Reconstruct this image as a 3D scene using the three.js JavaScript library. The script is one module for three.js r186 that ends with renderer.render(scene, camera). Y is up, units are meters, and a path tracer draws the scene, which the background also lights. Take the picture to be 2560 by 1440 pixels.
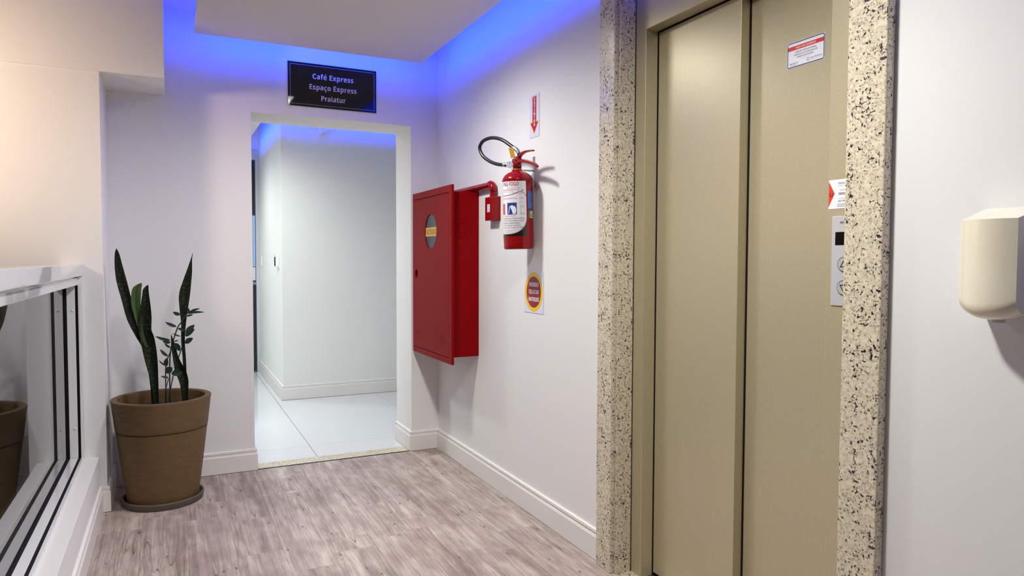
import * as THREE from 'three';
import { RoundedBoxGeometry } from 'three/addons/geometries/RoundedBoxGeometry.js';
import { mergeGeometries, toCreasedNormals } from 'three/addons/utils/BufferGeometryUtils.js';
import { RectAreaLightUniformsLib } from 'three/addons/lights/RectAreaLightUniformsLib.js';

// ------------------------------------------------------------------ camera, light levels, exposure
const scene = new THREE.Scene();
scene.background = new THREE.Color(0x000000);
const camera = new THREE.PerspectiveCamera(44.905, 2560 / 1440, 0.05, 60);
camera.position.set(-1.5814, 1.25, 4.3375);
camera.up.set(0.01508, 0.99916, -0.03797);
camera.lookAt(-1.5814 + 0.43910, 1.25 - 0.04074, 4.3375 - 0.89751);
scene.add(camera);

const renderer = new THREE.WebGLRenderer({ antialias: true });
renderer.toneMapping = THREE.LinearToneMapping;
renderer.toneMappingExposure = 1.12;
renderer.shadowMap.enabled = true;
RectAreaLightUniformsLib.init();

const PANEL = 11.0;                   // white panels of the lobby, with a lens that throws their light downwards (candela)
const PANEL_COLOR = new THREE.Color(0.99, 0.98, 0.935);
const BLUE = 14;                     // blue strips in the ceiling coves
const BLUE_COLOR = new THREE.Color(0.0, 0.042, 1.0);
const HALL = 13;                     // panel of the corridor
const HALL_COLOR = new THREE.Color(0.93, 1.0, 0.97);
const STAIR = 6.0;                   // warm spot lamp of the stairwell (candela)
const STAIR_COLOR = new THREE.Color(1.0, 0.76, 0.55);

// ------------------------------------------------------------------ helpers
const taken = new Map();
function numbered(name) {
  const n = taken.get(name) || 0; taken.set(name, n + 1);
  return n ? name + '_' + String(n).padStart(3, '0') : name;
}
function tag(o, label, category, group) {
  o.userData.label = label; o.userData.category = category;
  if (group) o.userData.group = group;
  return o;
}
function mesh(name, geometry, material, parent = scene) {
  const m = new THREE.Mesh(Array.isArray(geometry) ? mergeGeometries(geometry.map(plain)) : geometry, material);
  m.name = parent === scene ? numbered(name) : name;
  m.castShadow = true; m.receiveShadow = true;
  parent.add(m);
  return m;
}
function struct(name, geometry, material, parent = scene) {
  const m = mesh(name, geometry, material, parent);
  m.userData.kind = 'structure';
  return m;
}
function thing(name, label, category, x, y, z, group) {
  const o = new THREE.Group(); o.name = numbered(name); scene.add(o);
  o.position.set(x, y, z); tag(o, label, category, group);
  return o;
}
function plain(g) {
  const h = g.index ? g.toNonIndexed() : g.clone();
  for (const k of Object.keys(h.attributes)) if (!['position', 'normal', 'uv'].includes(k)) h.deleteAttribute(k);
  return h;
}
// box between two corners, uv in metres
function box(x0, x1, y0, y1, z0, z1) {
  const g = new THREE.BoxGeometry(x1 - x0, y1 - y0, z1 - z0);
  g.translate((x0 + x1) / 2, (y0 + y1) / 2, (z0 + z1) / 2);
  return metreUv(g);
}
function rbox(x0, x1, y0, y1, z0, z1, r = 0.002, s = 2) {
  const g = new RoundedBoxGeometry(x1 - x0, y1 - y0, z1 - z0, s, r);
  g.translate((x0 + x1) / 2, (y0 + y1) / 2, (z0 + z1) / 2);
  return metreUv(g);
}
function metreUv(g) {
  const p = g.attributes.position, n = g.attributes.normal, uv = new Float32Array(p.count * 2);
  for (let i = 0; i < p.count; i++) {
    const ax = Math.abs(n.getX(i)), ay = Math.abs(n.getY(i)), az = Math.abs(n.getZ(i));
    if (ax >= ay && ax >= az) { uv[2 * i] = p.getZ(i); uv[2 * i + 1] = p.getY(i); }
    else if (ay >= az) { uv[2 * i] = p.getX(i); uv[2 * i + 1] = p.getZ(i); }
    else { uv[2 * i] = p.getX(i); uv[2 * i + 1] = p.getY(i); }
  }
  g.setAttribute('uv', new THREE.BufferAttribute(uv, 2));
  return g;
}
// a wall in the plane x = const: outline given as (z, y), thickness from x0 to x1
function wallX(points, x0, x1) {
  const s = new THREE.Shape(points.map(([z, y]) => new THREE.Vector2(-z, y)));
  const g = new THREE.ExtrudeGeometry(s, { depth: x1 - x0, bevelEnabled: false });
  g.rotateY(Math.PI / 2); g.translate(x0, 0, 0);
  return metreUv(g);
}
// a wall in the plane z = const: outline given as (x, y), thickness from z0 to z1
function wallZ(points, z0, z1) {
  const s = new THREE.Shape(points.map(([x, y]) => new THREE.Vector2(x, y)));
  const g = new THREE.ExtrudeGeometry(s, { depth: z1 - z0, bevelEnabled: false });
  g.translate(0, 0, z0);
  return metreUv(g);
}
// profile [(out, y)...] swept along a plan path [(x, z)...] with mitred corners; out points to the left of the path
function sweep(path, profile) {
  const n = path.length, off = [];
  for (let i = 0; i < n; i++) {
    const a = path[Math.max(0, i - 1)], b = path[i], c = path[Math.min(n - 1, i + 1)];
    const d1 = i ? norm2(b[0] - a[0], b[1] - a[1]) : norm2(c[0] - b[0], c[1] - b[1]);
    const d2 = i < n - 1 ? norm2(c[0] - b[0], c[1] - b[1]) : d1;
    const n1 = [d1[1], -d1[0]], n2 = [d2[1], -d2[0]];
    const k = 1 + n1[0] * n2[0] + n1[1] * n2[1];
    off.push([(n1[0] + n2[0]) / k, (n1[1] + n2[1]) / k]);
  }
  const pos = [], quad = (A, B, C, D) => pos.push(...A, ...B, ...C, ...A, ...C, ...D);
  const P = (i, j) => [path[i][0] + off[i][0] * profile[j][0], profile[j][1], path[i][1] + off[i][1] * profile[j][0]];
  for (let i = 0; i + 1 < n; i++) for (let j = 0; j + 1 < profile.length; j++) quad(P(i, j), P(i + 1, j), P(i + 1, j + 1), P(i, j + 1));
  for (const i of [0, n - 1]) for (let j = 1; j + 1 < profile.length; j++) pos.push(...P(i, 0), ...P(i, j), ...P(i, j + 1));
  const g = new THREE.BufferGeometry();
  g.setAttribute('position', new THREE.BufferAttribute(new Float32Array(pos), 3));
  g.computeVertexNormals();
  return metreUv(g);
}
function norm2(x, y) { const l = Math.hypot(x, y) || 1; return [x / l, y / l]; }
function lathe(points, seg = 64) { return new THREE.LatheGeometry(points.map(([r, y]) => new THREE.Vector2(r, y)), seg); }
function tube(points, r, seg = 40, rs = 10) {
  return new THREE.TubeGeometry(new THREE.CatmullRomCurve3(points.map((p) => new THREE.Vector3(...p))), seg, r, rs, false);
}
function cyl(r0, r1, h, seg = 32) { return new THREE.CylinderGeometry(r1, r0, h, seg); }
function moved(g, x, y, z) { g.translate(x, y, z); return g; }

// seeded random numbers and tiling noise
function rng(seed) { let s = seed >>> 0; return () => { s = (s + 0x6D2B79F5) >>> 0; let t = Math.imul(s ^ (s >>> 15), 1 | s); t = (t + Math.imul(t ^ (t >>> 7), 61 | t)) ^ t; return ((t ^ (t >>> 14)) >>> 0) / 4294967296; }; }
function hash(x, y, s) { let h = Math.imul(x, 374761393) + Math.imul(y, 668265263) + Math.imul(s, 974634211); h = Math.imul(h ^ (h >>> 13), 1274126177); h ^= h >>> 16; return (h >>> 0) / 4294967296; }
function noise(x, y, px, py, s) {
  const x0 = Math.floor(x), y0 = Math.floor(y), fx = x - x0, fy = y - y0;
  const u = fx * fx * fx * (fx * (fx * 6 - 15) + 10), v = fy * fy * fy * (fy * (fy * 6 - 15) + 10);
  const m = (a, p) => ((a % p) + p) % p, xa = m(x0, px), xb = m(x0 + 1, px), ya = m(y0, py), yb = m(y0 + 1, py);
  const g = (ix, iy, dx, dy) => { const a = hash(ix, iy, s) * 6.2831853; return Math.cos(a) * dx + Math.sin(a) * dy; };
  const a = g(xa, ya, fx, fy), b = g(xb, ya, fx - 1, fy), c = g(xa, yb, fx, fy - 1), d = g(xb, yb, fx - 1, fy - 1);
  return (a + (b - a) * u + (c - a) * v + (a - b - c + d) * u * v) * 1.5;
}
function fbm(x, y, px, py, s, oct = 4) { let a = 0, w = 0.5; for (let i = 0; i < oct; i++) { a += w * noise(x, y, px, py, s + i); x *= 2; y *= 2; px *= 2; py *= 2; w *= 0.5; } return a; }
const clamp = (v, a = 0, b = 1) => Math.min(b, Math.max(a, v));
const sstep = (a, b, v) => { const t = clamp((v - a) / (b - a)); return t * t * (3 - 2 * t); };
function dataTexture(w, h, f, srgb = true) {
  const d = new Uint8Array(w * h * 4);
  for (let y = 0; y < h; y++) for (let x = 0; x < w; x++) {
    const c = f(x / w, y / h, x, y), i = (y * w + x) * 4;
    if (typeof c === 'number') d[i] = d[i + 1] = d[i + 2] = clamp(c) * 255; else { d[i] = clamp(c[0], 0, 255); d[i + 1] = clamp(c[1], 0, 255); d[i + 2] = clamp(c[2], 0, 255); }
    d[i + 3] = 255;
  }
  const t = new THREE.DataTexture(d, w, h); t.wrapS = t.wrapT = THREE.RepeatWrapping;
  t.magFilter = THREE.LinearFilter; t.minFilter = THREE.LinearMipmapLinearFilter; t.generateMipmaps = true;
  if (srgb) t.colorSpace = THREE.SRGBColorSpace;
  t.needsUpdate = true;
  return t;
}
function scaled(t, u, v) { const c = t.clone(); c.repeat.set(u, v); c.needsUpdate = true; return c; }
function canvasTexture(w, h, draw) {
  const c = document.createElement('canvas'); c.width = w; c.height = h;
  draw(c.getContext('2d'), w, h);
  const t = new THREE.CanvasTexture(c); t.colorSpace = THREE.SRGBColorSpace; t.anisotropy = 8;
  return t;
}
const mix3 = (a, b, t) => [a[0] + (b[0] - a[0]) * t, a[1] + (b[1] - a[1]) * t, a[2] + (b[2] - a[2]) * t];

// ------------------------------------------------------------------ textures and materials
const plasterBump = dataTexture(512, 512, (u, v) => 0.5 + 0.5 * fbm(u * 48, v * 48, 48, 48, 3, 3), false);
const M = {};
const std = (o) => new THREE.MeshStandardMaterial(o);
const phys = (o) => new THREE.MeshPhysicalMaterial(o);
M.wall = std({ color: new THREE.Color(0.795, 0.79, 0.78), roughness: 0.75, bumpMap: scaled(plasterBump, 1.6, 1.6), bumpScale: 0.0002 });
M.wallHall = std({ color: new THREE.Color(0.80, 0.80, 0.775), roughness: 0.7, bumpMap: scaled(plasterBump, 1.6, 1.6), bumpScale: 0.00018 });
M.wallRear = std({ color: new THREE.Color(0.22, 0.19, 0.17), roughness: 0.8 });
M.ceiling = std({ color: new THREE.Color(0.70, 0.66, 0.63), roughness: 0.9 });
M.base = phys({ color: new THREE.Color(0.80, 0.77, 0.74), roughness: 0.42, clearcoat: 0.15, clearcoatRoughness: 0.4 });
M.dark = std({ color: new THREE.Color(0.012, 0.011, 0.011), roughness: 0.7 });
M.alu = phys({ color: new THREE.Color(0.80, 0.80, 0.80), roughness: 0.12, clearcoat: 0.8, clearcoatRoughness: 0.03 });
M.rubber = phys({ color: new THREE.Color(0.006, 0.006, 0.008), roughness: 0.7, specularIntensity: 0.4 });
M.steel = std({ color: new THREE.Color(0.55, 0.55, 0.56), metalness: 1, roughness: 0.3 });
M.red = phys({ color: new THREE.Color(0.23, 0.002, 0.004), roughness: 0.38, specularIntensity: 0.09 });
M.redGloss = phys({ color: new THREE.Color(0.26, 0.003, 0.006), roughness: 0.2, specularIntensity: 0.6 });
M.black = phys({ color: new THREE.Color(0.008, 0.008, 0.009), roughness: 0.32 });
M.yellow = std({ color: new THREE.Color(0.75, 0.42, 0.02), roughness: 0.5 });
M.whitePlastic = phys({ color: new THREE.Color(0.80, 0.80, 0.80), roughness: 0.35, clearcoat: 0.2 });

// speckled granite, one tile = 0.30 x 1.20 m
const granite = dataTexture(512, 2048, (u, v) => {
  const q = (f, s, o) => fbm(u * f * 3 / 10, v * f * 12 / 10, f * 3 / 10, f * 12 / 10, s, o);
  const wx = q(40, 71, 3) * 0.01, wy = q(40, 77, 3) * 0.006;
  const r = (f, s, o) => fbm((u + wx) * f * 3 / 10, (v + wy) * f * 12 / 10, f * 3 / 10, f * 12 / 10, s, o);
  const cl = r(22, 33, 2), warm = r(60, 15, 3);
  let c = mix3([226, 216, 190], [205, 194, 168], sstep(-0.35, 0.45, r(70, 11, 4)));
  c = mix3(c, [216, 200, 184], 0.7 * sstep(0.0, 0.45, warm));
  c = mix3(c, [168, 157, 138], 0.8 * sstep(0.12, 0.36, r(120, 21, 4) + cl * 0.18));
  c = mix3(c, [150, 120, 110], 0.6 * sstep(0.26, 0.42, r(100, 29, 3) - cl * 0.3));
  c = mix3(c, [88, 76, 74], 0.75 * sstep(0.22, 0.36, r(105, 41, 4) + cl * 0.34));
  c = mix3(c, [28, 23, 31], sstep(0.31, 0.38, r(105, 41, 4) + cl * 0.34));
  c = mix3(c, [50, 41, 48], 0.9 * sstep(0.33, 0.42, r(190, 47, 3) + cl * 0.4));
  return c;
});
M.granite = phys({ map: scaled(granite, 1 / 0.3, 1 / 1.2), roughness: 0.28, clearcoat: 0.3, clearcoatRoughness: 0.15 });

// grey-brown wood print: eight plank faces side by side, each 0.184 x 1.02 m
const PW = 0.184, PL = 1.02;
const knots = [...Array(8)].map((_, k) => { const r = rng(900 + k); return [...Array(2 + (k % 3))].map(() => [r(), r(), 0.02 + 0.02 * r(), 0.05 + 0.08 * r()]); });
const wood = dataTexture(1024, 2048, (u, v) => {
  const k = Math.min(7, Math.floor(u * 8)), lx = (u * 8 - k) * PW, ly = v * PL, s = 100 + k * 17, B = 4096;
  let x = lx + 0.0045 * fbm(lx * 6 + k * 9, ly * 1.6, B, B, s, 3), swirl = 0;
  for (const [kx, ky, sx, sy] of knots[k]) {
    const dx = (lx - kx * PW) / sx, dy = (ly - ky * PL) / sy, d = dx * dx + dy * dy;
    swirl += Math.exp(-d * 1.6); x += dx * sx * 0.6 * Math.exp(-d * 0.9);
  }
  const broad = fbm(x * 16 + k * 31, ly * 0.8, B, B, s + 1, 3);
  const streak = fbm(x * 95 + k * 13, ly * 1.5, B, B, s + 2, 4);
  const fine = fbm(x * 420, ly * 6, B, B, s + 3, 3);
  const blot = fbm(lx * 26, ly * 9, B, B, s + 4, 4);
  let t = 0.52 + 0.50 * broad + 0.46 * streak + 0.42 * fine + 0.36 * blot + 0.45 * fbm(lx * 11, ly * 3.2, B, B, s + 40, 3);
  let c = mix3([134, 116, 108], [204, 190, 180], clamp(t));
  c = mix3(c, [146, 126, 124], 0.5 * sstep(0.0, 0.45, fbm(lx * 9 + 50, ly * 3, B, B, s + 5, 3)));
  const ring = Math.abs(Math.sin((x * 420 + 2.0 * broad) * Math.PI));
  c = mix3(c, [106, 88, 82], 0.42 * swirl * sstep(0.72, 1.0, ring));
  const line = (f, g, o, w0, w1) => (1 - sstep(w0, w1, Math.abs(noise(x * f + k * 7, ly * g, B, B, s + o)))) * sstep(0.12, 0.42, noise(lx * f * 0.5, ly * 2.4 + o, B, B, s + o + 1));
  c = mix3(c, [98, 80, 76], 0.42 * line(62, 1.1, 11, 0.015, 0.07));
  c = mix3(c, [78, 62, 60], 0.85 * line(24, 1.3, 21, 0.006, 0.022));
  c = mix3(c, [96, 78, 74], 0.35 * line(110, 2.0, 31, 0.02, 0.10));
  c = mix3(c, [212, 202, 194], 0.45 * sstep(0.22, 0.55, fbm(x * 60, ly * 2.6, B, B, s + 8, 3)));
  const knot = Math.min(...knots[k].map(([kx, ky, sx]) => Math.hypot((lx - kx * PW) / 0.006, (ly - ky * PL) / 0.012)));
  c = mix3(c, [88, 68, 68], 0.7 * sstep(1.2, 0.4, knot));
  return c;
});
const woodBump = dataTexture(512, 1024, (u, v) => 0.5 + 0.5 * fbm(u * 900, v * 40, 900, 40, 61, 3), false);
M.wood = std({ map: wood, roughness: 0.48, bumpMap: woodBump, bumpScale: 0.00025 });

// champagne paint of the lift doors, with a fine sparkle
const sparkle = dataTexture(512, 512, (u, v, x, y) => 0.5 + 0.35 * (hash(x >> 1, y >> 1, 5) - 0.5) + 0.4 * fbm(u * 120, v * 120, 120, 120, 9, 2), false);
const champTint = dataTexture(256, 256, (u, v, x, y) => { const t = hash(x, y, 8) * 0.6 + fbm(u * 60, v * 60, 60, 60, 19, 2) * 0.5; return mix3([190, 180, 148], [204, 194, 163], clamp(t)); });
M.champ = phys({ map: scaled(champTint, 2.2, 2.2), metalness: 0.4, roughness: 0.36, bumpMap: scaled(sparkle, 2.5, 2.5), bumpScale: 0.00005 });

// ------------------------------------------------------------------ main dimensions
const XR = -0.1868, XL = -1.1515, HD = 2.1034, T = 0.325;          // doorway in the back wall
const YC = 2.4612, YT = 2.63, GAP = 0.173, XCL = -1.4513, ZEND = 6.2; // lowered ceiling board, upper ceiling
const XP = -1.88, ZP = 0.405;                                      // end wall of the stairwell
const XG = -2.039;                                                 // glass of the railing
const BB = [[0, 0.0015], [0.015, 0.0025], [0.015, 0.098], [0.0125, 0.101], [0.0125, 0.1045], [0.0095, 0.106], [0.0095, 0.113], [0.0125, 0.1155], [0.0115, 0.1265], [0.008, 0.129], [0, 0.129]];

// ------------------------------------------------------------------ large structure
struct('wall_back', wallZ([[XP - 0.1, -0.1], [XL, -0.1], [XL, HD], [XR, HD], [XR, -0.1], [0.4, -0.1], [0.4, 2.75], [XP - 0.1, 2.75]], -T, 0), M.wall);
struct('wall_right', wallX([[0, -0.1], [2.059, -0.1], [2.059, 2.43], [3.104, 2.43], [3.104, -0.1], [ZEND, -0.1], [ZEND, 2.75], [0, 2.75]], 0, 0.32), M.wall);
struct('wall_left', box(-3.9, XP, -2.6, 2.152, -T, ZP), M.wall);
struct('beam', rbox(-3.9, -1.597, 2.15, 2.70, 0, ZP + 0.008, 0.003), M.wall);
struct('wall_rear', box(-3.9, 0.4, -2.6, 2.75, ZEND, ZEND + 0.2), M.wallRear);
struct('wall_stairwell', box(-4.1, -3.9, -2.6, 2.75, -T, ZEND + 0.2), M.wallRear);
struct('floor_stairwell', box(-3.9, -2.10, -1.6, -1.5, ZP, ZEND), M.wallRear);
struct('wall_curb', box(-2.10, -1.912, -0.4, 0.269, ZP, ZEND), M.wall);
struct('ceiling', box(-4.1, 0.4, YT, YT + 0.12, -T, ZEND + 0.2), M.ceiling);
struct('ceiling', box(XCL, -GAP, YC, YC + 0.022, GAP, ZEND), M.ceiling);
struct('baseboard_right', sweep([[0, 1.95], [0, 0], [XR, 0], [XR, -T]], BB), M.base);
struct('baseboard_back', sweep([[XL, -T], [XL, 0], [XP, 0], [XP, ZP], [-1.912, ZP], [-1.912, ZEND]], BB), M.base);
struct('baseboard_rear', sweep([[0, ZEND], [0, 3.216]], BB), M.base);
// corner beads around the doorway
struct('trim_1', box(XR, XR + 0.022, 0.12, HD, 0, 0.0014), M.wall);
struct('trim_2', box(XL - 0.022, XL, 0.12, HD, 0, 0.0014), M.wall);

// vinyl plank floor: every plank is a piece of its own
const floor = struct('floor', box(-1.912, 0.0, -0.06, -0.007, 0.004, ZEND), M.dark);
function plankGeometry(w, l, face, v0) {
  const g = new THREE.BoxGeometry(w, 0.006, l), p = g.attributes.position, uv = g.attributes.uv;
  for (let i = 0; i < p.count; i++) uv.setXY(i, (face + 0.01 + 0.98 * (p.getX(i) / PW + 0.5 * w / PW)) / 8, v0 + p.getZ(i) / PL);
  return g;
}
{
  const starts = [1.28, 0.16, 0.655, 0.26, 0.86, 1.24, 0.48, 1.255, 0.72, 0.6, 0.3], rand = rng(77);
  for (let c = 0; c < 11; c++) {
    const xb = c === 0 ? -0.0005 : -0.06 - PW * (c - 1), xa = Math.max(-1.911, -0.06 - PW * c);
    let z0 = 0.006, z1 = starts[c];
    while (z0 < ZEND - 0.05) {
      const a = xa + 0.0003, b = xb - 0.0003, l = Math.min(z1, ZEND) - z0 - 0.0006, face = Math.floor(rand() * 8);
      const m = struct('plank', plankGeometry(b - a, l, face, rand()), M.wood, floor);
      m.position.set((a + b) / 2, -0.003 + (rand() - 0.5) * 0.0003, z0 + 0.0003 + l / 2);
      delete m.userData.kind;
      z0 = z1; z1 += PL;
    }
  }
}

// corridor beyond the doorway
const ZF = -2.05, XS = -0.705, ZD = -3.775;
struct('wall_far', box(XS, 1.4, -0.1, 2.95, ZF - 0.12, ZF), M.wallHall);
struct('wall_corridor', box(XS, XS + 0.12, -0.1, 2.95, ZD, ZF - 0.12), M.wallHall);
struct('wall_hall_left', box(-2.6, -2.45, -0.1, 2.95, ZD - 0.12, -T), M.wallHall);
struct('wall_hall_right', box(1.3, 1.4, -0.1, 2.95, ZF, -T), M.wallHall);
struct('wall_hall_front', [box(-2.6, XP - 0.1, -0.1, 2.95, -T - 0.1, -T - 0.0), box(0.4, 1.4, -0.1, 2.95, -T - 0.1, -T)], M.wallHall);
struct('wall_hall_end', [box(-2.6, -1.62, -0.1, 2.95, ZD - 0.12, ZD), box(-1.62, XS + 0.12, 2.43, 2.95, ZD - 0.12, ZD)], M.wallHall);
struct('ceiling', box(-2.6, 1.4, 2.75, 2.95, ZD - 0.12, -T), M.ceiling);
struct('ceiling', box(-2.3, -0.845, 2.4612, 2.49, -3.6, -T - 0.14), M.ceiling);
struct('ceiling', box(-0.845, 1.15, 2.4612, 2.49, -1.88, -T - 0.14), M.ceiling);
struct('baseboard_far', sweep([[1.3, ZF], [XS, ZF], [XS, ZD + 0.03]], BB), M.base);
M.tile = phys({ color: new THREE.Color(0.70, 0.71, 0.73), roughness: 0.10, clearcoat: 0.3, clearcoatRoughness: 0.05 });
M.grout = std({ color: new THREE.Color(0.16, 0.16, 0.17), roughness: 0.9 });
const hallFloor = struct('floor', box(-2.45, 1.3, -0.06, -0.006, ZD, -0.12), M.grout);
{
  const xs = [-2.45, -1.645, -0.765, 0.115, 0.995, 1.3], zs = [ZD, -3.63, -2.825, -2.02, -1.22, -0.41, -0.122];
  for (let i = 0; i + 1 < xs.length; i++) for (let j = 0; j + 1 < zs.length; j++) {
    const g = rbox(xs[i] + 0.0014, xs[i + 1] - 0.0014, -0.0075, 0, zs[j] + 0.0013, zs[j + 1] - 0.0013, 0.0007, 1);
    mesh('tile', g, M.tile, hallFloor);
  }
}
const sill = struct('trim_3', rbox(XL + 0.015, XR - 0.015, -0.02, 0.001, -0.122, -0.009, 0.001), M.granite);

// ------------------------------------------------------------------ ceiling lamps and cove strips
function panelLight(x, y, z, size, power, color, label, group) {
  const t = thing('ceiling_light', label, 'lamp', x, y, z, group), h = size / 2;
  const fr = new THREE.Shape([[-h - 0.012, -h - 0.012], [h + 0.012, -h - 0.012], [h + 0.012, h + 0.012], [-h - 0.012, h + 0.012]].map((p) => new THREE.Vector2(...p)));
  fr.holes.push(new THREE.Path([[-h, -h], [-h, h], [h, h], [h, -h]].map((p) => new THREE.Vector2(...p))));
  const g = new THREE.ExtrudeGeometry(fr, { depth: 0.006, bevelEnabled: false }); g.rotateX(Math.PI / 2);
  mesh('frame', g, M.whitePlastic, t);
  mesh('diffuser', box(-h, h, -0.003, -0.0005, -h, h), std({ color: 0xffffff, emissive: color, emissiveIntensity: 8, roughness: 0.8 }), t);
  const l = new THREE.SpotLight(color, power, 0, 1.45, 1, 2);
  l.position.set(0, -0.012, 0); l.target.position.set(0, -1, 0); l.castShadow = true; l.shadow.radius = size * 22; t.add(l, l.target);
  return t;
}
panelLight(-0.850, YC, 1.205, 0.22, PANEL, PANEL_COLOR, 'square white recessed ceiling panel lamp nearest the doorway', 'panel lamps in the lowered ceiling');
panelLight(-0.875, YC, 2.92, 0.22, PANEL * 1.45, PANEL_COLOR, 'square white recessed ceiling panel lamp in front of the lift', 'panel lamps in the lowered ceiling');
panelLight(-1.2, 2.4612, -1.2, 0.24, HALL, HALL_COLOR, 'square recessed panel lamp in the ceiling of the tiled corridor');

panelLight(-1.6, 2.4612, -2.85, 0.24, HALL * 0.75, HALL_COLOR, 'square recessed panel lamp in front of the dark glass door');

// strip lying on the upper edge of a lowered board, shining outwards and up
function ledStrip(x, y, z, length, turn, label, strength = 1) {
  const t = thing('led_strip', label, 'light strip', x, y, z, 'blue cove strips');
  t.rotation.y = turn;                                               // shines along local +z
  mesh('strip', box(-length / 2, length / 2, 0, 0.008, -0.014, 0), std({ color: 0x202020, emissive: BLUE_COLOR, emissiveIntensity: 3 }), t);
  const l = new THREE.RectAreaLight(BLUE_COLOR, BLUE * 10 * strength, length, 0.012);
  l.position.set(0, 0.012, 0.004); l.rotation.set(Math.PI + 0.5, 0, 0); l.castShadow = true; t.add(l);
}
const YS = YC + 0.023;
ledStrip((XCL - GAP) / 2, YS, GAP + 0.02, -GAP - XCL - 0.04, Math.PI, 'blue light strip in the cove above the dark door sign');
ledStrip(-GAP - 0.02, YS, (GAP + ZEND) / 2, ZEND - GAP - 0.04, Math.PI / 2, 'blue light strip in the cove along the lift wall');
ledStrip(XCL + 0.02, YS, 0.30, 0.22, -Math.PI / 2, 'blue light strip in the cove along the stair side');
ledStrip(-0.865, 2.4912, -2.55, 2.0, Math.PI / 2, 'blue light strip in the corridor cove beside the glass door', 0.9);
ledStrip(0.14, 2.4912, -1.86, 1.9, Math.PI, 'blue light strip in the corridor cove above the pale wall', 0.8);

// warm spot lamp over the stairwell, turned to its end wall
{
  const t = thing('spot_lamp', 'warm spot lamp hanging over the stairwell, turned to its end wall', 'lamp', -3.10, 1.95, 1.4);
  mesh('rod', moved(cyl(0.005, 0.005, YT - 1.95, 10), 0, (YT - 1.95) / 2, 0), M.black, t);
  const head = mesh('head', lathe([[0, 0], [0.032, 0], [0.042, 0.02], [0.046, 0.10], [0.043, 0.10], [0.040, 0.092]], 40).rotateX(-Math.PI / 2).translate(0, 0, 0.02), M.black, t);
  head.rotation.y = -0.54;
  mesh('lens', moved(cyl(0.041, 0.041, 0.004, 36).rotateX(Math.PI / 2), 0, 0, -0.072), std({ color: 0xffffff, emissive: STAIR_COLOR, emissiveIntensity: 4 }), head);
  const l = new THREE.SpotLight(STAIR_COLOR, STAIR, 0, 0.80, 1, 2);
  l.position.set(0.085 * Math.sin(0.54), 0, -0.085 * Math.cos(0.54)); l.target.position.set(0.6, -0.06, -1.0); l.shadow.radius = 5; l.castShadow = true; t.add(l, l.target);
}

// ------------------------------------------------------------------ lift: granite surround, frame, sliding doors
function graniteJamb(name, parts) { return struct(name, parts, M.granite); }
graniteJamb('trim_4', [rbox(-0.03, -0.008, 0, 2.50, 1.956, 2.059, 0.004), rbox(-0.012, 0.058, 0, 2.40, 2.0595, 2.0755, 0.002)]);
graniteJamb('trim_5', [rbox(-0.03, 0.0, 0, 2.50, 3.104, 3.211, 0.005), rbox(-0.012, 0.058, 0, 2.40, 3.088, 3.1035, 0.002)]);
graniteJamb('trim_6', [rbox(-0.03, -0.008, 2.40, 2.50, 2.0595, 3.1035, 0.003)]);
struct('trim_7', rbox(0.002, 0.075, -0.02, 0.002, 2.0755, 3.088, 0.001), M.granite);
struct('trim_9', box(XL + 0.015, XR - 0.015, -0.02, 0.0004, -0.009, -0.0065), M.rubber);
struct('trim_8', box(-0.022, -0.006, -0.004, 0.0, 2.059, 3.104), M.rubber);
const lift = new THREE.Group(); lift.name = numbered('door_1'); lift.userData.kind = 'structure'; lift.userData.label = 'champagne two-panel sliding lift door in a granite surround'; scene.add(lift);
mesh('frame', rbox(0.06, 0.118, 0, 2.42, 2.0765, 2.139, 0.003), M.champ, lift);
mesh('frame', rbox(0.06, 0.158, 0, 2.42, 2.976, 3.0875, 0.003), M.champ, lift);
mesh('header', rbox(0.0605, 0.118, 2.128, 2.42, 2.1395, 2.9755, 0.003), M.champ, lift);
mesh('door_panel', rbox(0.12, 0.158, 0.012, 2.40, 2.05, 2.575, 0.002), M.champ, lift);
mesh('door_panel', rbox(0.16, 0.19, 0.012, 2.40, 2.578, 3.05, 0.002), M.champ, lift);
mesh('door_seal', [box(0.1185, 0.1199, 0, 2.13, 2.132, 2.1425), box(0.1585, 0.1599, 0.0, 2.40, 2.56, 2.5805), box(0.1185, 0.1199, 2.122, 2.131, 2.139, 2.575)], M.rubber, lift);
mesh('sill_plate', box(0.076, 0.20, -0.02, 0.0, 2.0765, 3.0875), M.steel, lift);
mesh('shaft_back', box(0.20, 0.22, -0.02, 2.42, 2.04, 3.09), M.dark, lift);

// ------------------------------------------------------------------ flat prints
function plate(parent, name, w, h, t, tex, opts = {}) {
  const g = rbox(-w / 2, w / 2, -h / 2, h / 2, -t, 0, Math.min(0.0006, t / 2.2), 1);
  const p = g.attributes.position, uv = g.attributes.uv;
  for (let i = 0; i < p.count; i++) uv.setXY(i, p.getX(i) / w + 0.5, p.getY(i) / h + 0.5);
  return mesh(name, g, phys({ map: tex, roughness: 0.4, ...opts }), parent);
}
function sansText(c, s, x, y, size, color, weight = 'bold', align = 'center', maxw) {
  c.fillStyle = color; c.font = weight + ' ' + size + 'px sans-serif'; c.textAlign = align; c.textBaseline = 'alphabetic'; c.fillText(s, x, y, maxw);
}
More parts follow.
